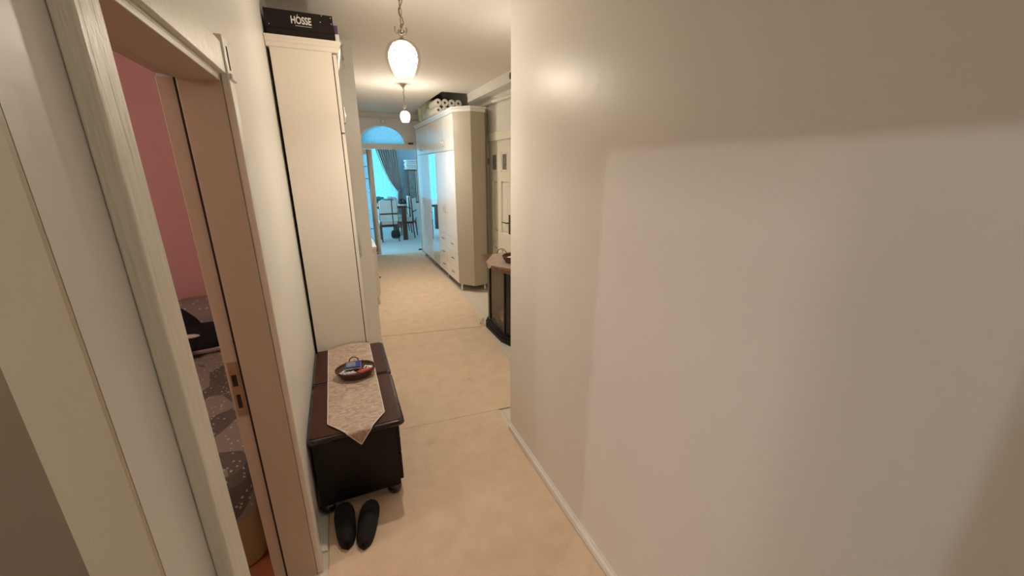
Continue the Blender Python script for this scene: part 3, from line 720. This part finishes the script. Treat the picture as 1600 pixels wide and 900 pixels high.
# ------------------------------------------------------------------ electric fireplace
f = thing('electric_fireplace', 'black and brown electric fireplace with glass front and wooden mantel by the door', 'fireplace', (1.7, 3.7, 0))
FB = [(1.99, 4.02), (1.46, 4.02), (1.425, 3.92), (1.43, 3.49), (1.50, 3.28), (1.62, 3.16), (1.99, 3.16)]
def off(pts, d): 
    cx, cy_ = 1.99, 3.6
    return [(x if x > 1.95 else x-d*(.75 if 3.3 < y < 4.0 else .55), y+(d if y > cy_ else -d)*(.75 if (y > 3.95 or y < 3.3) else .15)) for x, y in pts]
MB().prism(off(FB, .045), .001, .045).prism(off(FB, .03), .045, .075).prism(off(FB, .012), .075, .095).build('plinth', m_blackwood, f, bevel=.004)
# posts, hollow firebox
MB().box(1.425, 1.455, 3.885, 3.935, .095, .765).box(1.43, 1.46, 3.475, 3.505, .095, .765).box(1.432, 1.455, 3.505, 3.885, .095, .125).box(1.432, 1.455, 3.505, 3.885, .735, .765).build('firebox_frame', m_black, f, bevel=.003)
MB().prism([(1.46, 4.02), (1.43, 3.936), (1.50, 3.936), (1.99, 3.936), (1.99, 4.02)], .095, .765).build('side_panel', m_blackwood, f)
MB().prism([(1.445, 3.474), (1.463, 3.41), (1.99, 3.41), (1.99, 3.474)], .095, .765).build('post', m_black, f, bevel=.003)
MB().prism([(1.463, 3.405), (1.503, 3.29), (1.62, 3.17), (1.99, 3.17), (1.99, 3.405)], .095, .765).build('pilaster', m_walnut, f, bevel=.006)
MB().box(1.80, 1.99, 3.474, 3.936, .095, .765).build('firebox_back', m_dback, f)
B(1.436, 1.439, 3.505, 3.885, .125, .735).build('glass_front', m_fireglass, f)
lg = thing('tmp', None, None, (0, 0, 0)); bpy.data.objects.remove(lg)
for i, (a_, b2, r) in enumerate((((1.52, 3.53, .16), (1.56, 3.84, .15), .045), ((1.60, 3.54, .20), (1.57, 3.86, .17), .040), ((1.53, 3.58, .24), (1.62, 3.74, .25), .036), ((1.56, 3.50, .30), (1.60, 3.66, .31), .03), ((1.66, 3.6, .14), (1.68, 3.9, .14), .05), ((1.60, 3.50, .36), (1.62, 3.58, .38), .03))):
    MB().tube([a_, tuple((Vector(a_)+Vector(b2))/2+Vector((0, 0, .006))), b2], [r, r*1.05, r*.92], 10).build('log', m_log, f, smooth=True)
MT = [(1.99, 4.05), (1.40, 4.05), (1.325, 3.72), (1.325, 3.48), (1.43, 3.20), (1.56, 3.08), (1.99, 3.08)]
MB().prism([(x+.05 if x < 1.9 else x, y) for x, y in MT], .765, .785).prism(MT, .785, .826).build('mantel', m_brownwood, f, bevel=.005)
cp = [(1.327, 3.70), (1.52, 4.02), (1.95, 4.02), (1.95, 3.18), (1.47, 3.25), (1.322, 3.52)]
mc = MB().prism(cp, .8265, .829)
mc.loft([[(1.3235, y, .829), (1.3235, y+.0, .827), (1.3225, 3.62+(y-3.62)*.25, .775), (1.3215, 3.62+(y-3.62)*.25, .777)] for y in (3.70, 3.53)])
tag(mc.build('mantel_cloth', m_satin), 'beige satin cloth spread over the wooden mantel of the fireplace', 'cloth')
basket('wicker_basket', 'round dark wicker basket with looped handle on the fireplace mantel', (1.60, 3.56, .831), .135, .135, .055, [(1.50, 3.70, .7, -.7, .055, .06)])
crumple('tissue', 'crumpled white tissue lying in the basket on the mantel', 'tissue', (1.56, 3.52, .878), (.07, .055, .026), m_white, 21, .3)
for k in range(7):
    q = 2*PI*k/7; 
tag(MB().tube([(1.36, 4.03, .015), (1.345, 4.0, .03), (1.355, 3.98, .075), (1.375, 3.985, .10), (1.385, 4.0, .06), (1.39, 4.05, .018)], .006, 8).build('power_cable', m_label, smooth=True), 'pale power cable looping by the fireplace base', 'cable')

# ------------------------------------------------------------------ bedroom
bd = thing('bed', 'bed with rounded tan base and grey patchwork quilt seen through the doorway', 'bed', (-1.4, 2.7, .004))
BX0, BX1, BYA, BYB = -2.3, -.50, 1.685, 3.90
MB().prism(rounded_rect(BX0, BX1, BYA, BYB, .10), .004, .36).build('bed_base', m_base, bd, bevel=.01)
def quilt(u, v):
    pass
rp = rounded_rect(BX0-.012, BX1+.012, BYA-.015, BYB-.02, .11, n=6)
rings = []
for o_, z in ((.004, .285), (.006, .38), (0, .46), (-.02, .495), (-.05, .505)):
    rings.append([(x+(o_ if x > -1.4 else -o_), y+(o_ if y > 2.7 else -o_), z) for x, y in rp])
MB().loft(rings).build('quilt', m_quilt, bd, smooth=False)
def pil(c_, sx, sy, sz, name='pillow'):
    def f2(p):
        d_ = Vector(p)-Vector(c_); e = [math.copysign(abs(q)**.55, q) for q in d_]
        k = 1-.25*(abs(d_.x)*abs(d_.y))**1.0
        return Vector(c_)+Vector((e[0]*sx*k, e[1]*sy*k, d_.z*sz*(1-.5*max(abs(e[0]), abs(e[1]))**4)))
    return MB().ball(c_, (1, 1, 1), 28, 16, f2)
for x, lb in ((-1.05, 'patterned grey pillow at the head of the bed behind the orca'), (-1.78, 'patterned grey pillow at the head of the bed, farther from the doorway')):
    o = pil((x, 3.64, .638), .33, .22, .13).build('pillow', m_pillow, smooth=True); tag(o, lb, 'pillow', 'pillows on the bed')
# plush orca, head to the left
oc = thing('plush_orca', 'black and white plush orca lying on the grey quilt of the bed', 'soft toy', (-.93, 3.15, .505))
spine = [(-1.32, 3.13, .590, .02), (-1.27, 3.13, .595, .055), (-1.17, 3.14, .602, .092), (-1.05, 3.15, .610, .105), (-.92, 3.16, .612, .105), (-.80, 3.17, .605, .088), (-.68, 3.18, .595, .060), (-.58, 3.19, .590, .034), (-.53, 3.20, .59, .016)]
MB().tube([p[:3] for p in spine], [p[3] for p in spine], 20).build('body', m_orcab, oc, smooth=True)
MB().tube([(x, y-.012, z-.024) for x, y, z, r in spine[1:7]], [r*.80 for *_, r in spine[1:7]], 20).build('white_belly', m_orcaw, oc, smooth=True)
def fin(pts, th, axis, name, m=m_orcab):
    r = []
    for s_ in (-1, 1): r.append([tuple(Vector(p)+Vector(axis)*th*s_) for p in pts])
    return MB().loft(r).build(name, m, oc, bevel=.006)
fin([(-1.075, 3.15, .68), (-.955, 3.15, .69), (-.985, 3.15, .76), (-1.045, 3.15, .835), (-1.068, 3.15, .845), (-1.078, 3.15, .77)], .012, (0, 1, 0), 'dorsal_fin')
fin([(-1.10, 3.05, .60), (-1.00, 3.05, .59), (-1.04, 2.98, .530), (-1.12, 2.96, .520), (-1.14, 2.99, .54)], .008, (0, .3, 1), 'flipper')
fin([(-.55, 3.20, .59), (-.46, 3.10, .60), (-.45, 3.12, .60), (-.49, 3.20, .60), (-.45, 3.29, .60), (-.47, 3.31, .60)], .009, (0, 0, 1), 'tail_fluke')
MB().ball((-1.02, 3.058, .668), (.062, .022, .014), fn=lambda p: Vector((p.x, p.y, p.z+.12*(p.x+1.0)*(-1 if p.x > -1.02 else 1)*.3))).build('eye_patch', m_orcaw, oc, smooth=True)

# ------------------------------------------------------------------ dining room furniture
tb = thing('dining_table', 'dining table with brown block legs and pale top beyond the doorway', 'table', (1.0, 10.9, 0))
B(.30, 1.53, 10.05, 11.75, .80, .855).build('tabletop', m_walnut, tb, bevel=.004)
B(.29, 1.54, 10.04, 11.76, .856, .862).build('glass_top', m_cloth_w, tb)
for x, y in ((1.465, 10.12), (.37, 10.12), (1.465, 11.68), (.37, 11.68)): B(x-.055, x+.055, y-.055, y+.055, .001, .80).build('leg', m_walnut, tb, bevel=.004)
def chair(x, y, rz, label, group='dining chairs at the table'):
    t = thing('dining_chair', label, 'chair', (x, y, 0), group); 
    ps = []
    def add(mb, n, m, b=.006): o = mb.build(n, m, None, bevel=b); o.parent = t
    # local: faces +y, back at y=0
    add(B(-.21, .21, .02, .45, .42, .49), 'seat', m_cloth_w, .02)
    add(B(-.21, .21, .02, .44, .37, .42), 'seat_frame', m_walnut)
    for z0, z1 in ((.70, 1.00), (.50, .665)):
        add(B(-.205, .205, -.02, .025, z0, z1), 'backrest', m_cloth_w, .012)
    add(B(-.215, .215, -.015, .025, .665, .70), 'back_rail', m_walnut)
    for sx_ in (-1, 1):
        add(MB().tube([(sx_*.205, .03, .99), (sx_*.205, .02, .50), (sx_*.20, .03, .40), (sx_*.195, .0, .001)], [.012, .018, .020, .014], 8), 'rear_leg', m_walnut, 0)
        add(MB().tube([(sx_*.19, .41, .38), (sx_*.19, .42, .001)], [.022, .015], 8), 'front_leg', m_walnut, 0)
    t.rotation_euler = (0, 0, rz); return t
chair(1.085, 9.93, 0, 'cream upholstered chair with its back to the hall, bag strap over it')
chair(1.80, 10.50, PI/2-.35, 'cream upholstered chair at the right side of the table')
chair(1.80, 11.35, PI/2, 'cream upholstered chair on the right side, farther from the hall')
chair(.52, 9.55, .25, 'cream upholstered chair half hidden by the glazed door leaf')
hb = thing('shoulder_bag', 'black shoulder bag hanging by a long strap from the nearest chair', 'bag', (1.19, 9.88, .1))
def bagfn(p):
    d_ = p-Vector((1.20, 9.86, .20)); return Vector((1.20, 9.86, .20))+Vector((math.copysign(abs(d_.x/.1)**.7, d_.x)*.1*(1.1-.8*d_.z), d_.y, math.copysign(abs(d_.z/.11)**.7, d_.z)*.11))
MB().ball((1.20, 9.86, .20), (.10, .045, .11), 20, 12, bagfn).build('bag_body', m_leather, hb, smooth=True)
MB().tube([(1.17, 9.955, 1.012), (1.165, 9.895, 1.005), (1.16, 9.885, .7), (1.165, 9.88, .4), (1.17, 9.87, .28)], .010, 6).build('strap', m_leather, hb, smooth=True)
crumple('folded_garment', 'teal garment heaped on the left of the dining table', 'clothes', (.93, 10.9, .945), (.17, .16, .085), m_teal, 31, .4)
crumple('folded_garment', 'grey garment heaped in the middle of the dining table', 'clothes', (1.14, 10.6, .925), (.18, .15, .07), m_grey, 37, .4)
crumple('folded_garment', 'pale grey garment heaped at the back of the dining table', 'clothes', (1.30, 11.2, .93), (.16, .14, .07), m_film, 41, .4)
crumple('black_glove_pile', 'black crumpled cloth at the right corner of the dining table', 'cloth', (1.48, 10.35, .93), (.085, .11, .07), m_leather, 47, .5)
# drape gathered to a tieback
dr = thing('curtain', 'taupe curtain with stripes that shade its folds gathered by a tieback beside the dining window', 'curtain', (1.6, 12.3, 0))
def drape(u, v):
    z = 2.70*(1-u)+.0; zt_ = 1.10
    if z > zt_:
        k = ((z-zt_)/(2.70-zt_))**.62; xl = 1.66+(1.02-1.66)*k; xr = 1.80+(1.72-1.80)*k
    else:
        k = ((zt_-z)/zt_)**.7; xl = 1.66-.10*k; xr = 1.80+.04*k
    x = xl+(xr-xl)*v; y = 12.32+.035*math.sin(v*2*PI*9)*(.4+.6*abs(z-zt_)/1.6)
    return (x, y, z)
MB().sheet(drape, 60, 110).build('fabric', m_drape, dr, smooth=True)
MB().torus((1.73, 12.32, 1.10), .085, .018, 'z', 20, 8).build('tieback', m_grey, dr, smooth=True)
MB().tube([(1.80, 12.33, 1.10), (1.86, 12.36, 1.22), (1.88, 12.40, 1.26)], .008).build('tieback_cord', m_grey, dr, smooth=True)
stripe = MB().sheet(lambda u, v: tuple(Vector(drape(u, .06+.0*v))+Vector(((v-.5)*.03, -.012, 0))), 60, 2); stripe.build('pale_edge', m_cloth_w, dr, smooth=True)
sh = MB().sheet(lambda u, v: (-.35+2.10*v, 12.48+.02*math.sin(v*2*PI*22), 2.70-2.68*u), 4, 180).build('sheer_curtain', m_sheer, smooth=True)
tag(sh, 'pale sheer curtain hanging across the bright dining window', 'curtain')
tag(MB().tube([(-.4, 12.40, 2.705), (2.0, 12.40, 2.705)], .012).build('curtain_rod', m_chrome), 'straight curtain rod under the dining room ceiling', 'rod')
# cabinet on the right of the dining room
ch = thing('china_cabinet', 'brown display cabinet with grey glass doors beside the dining curtain', 'cabinet', (2.2, 12.2, 0))
B(1.93, 2.75, 12.0, 12.45, .75, 1.70).build('body', m_walnut, ch, bevel=.005)
for x0, x1 in ((1.955, 2.13), (2.15, 2.32)): B(x0, x1, 11.985, 12.0, .80, 1.66).build('glass_door', m_doorglass, ch)
B(2.15, 2.165, 11.975, 11.99, .80, 1.66).build('pale_strip', m_white, ch)
B(1.90, 2.78, 11.95, 12.47, .0, .75).build('lower_chest', m_gloss, ch, bevel=.004)
for k in range(5):
    lab = ['bottom', 'second', 'third', 'fourth', 'top'][k]
    tag(B(1.90+.02*(k % 2), 2.36-.02*(k % 3), 12.0, 12.4, 1.702+k*.055, 1.755+k*.055).build('folded_linen', m_white, bevel=.018), f'white folded linen, {lab} one of the stack on the brown cabinet', 'linen', 'linen stack on the brown cabinet')
tag(B(1.50, 1.62, YF+.15, YF+.17, .02, .05).build('door_stop', m_black), 'small black door stop at the right foot of the dining doorway', 'door stop')
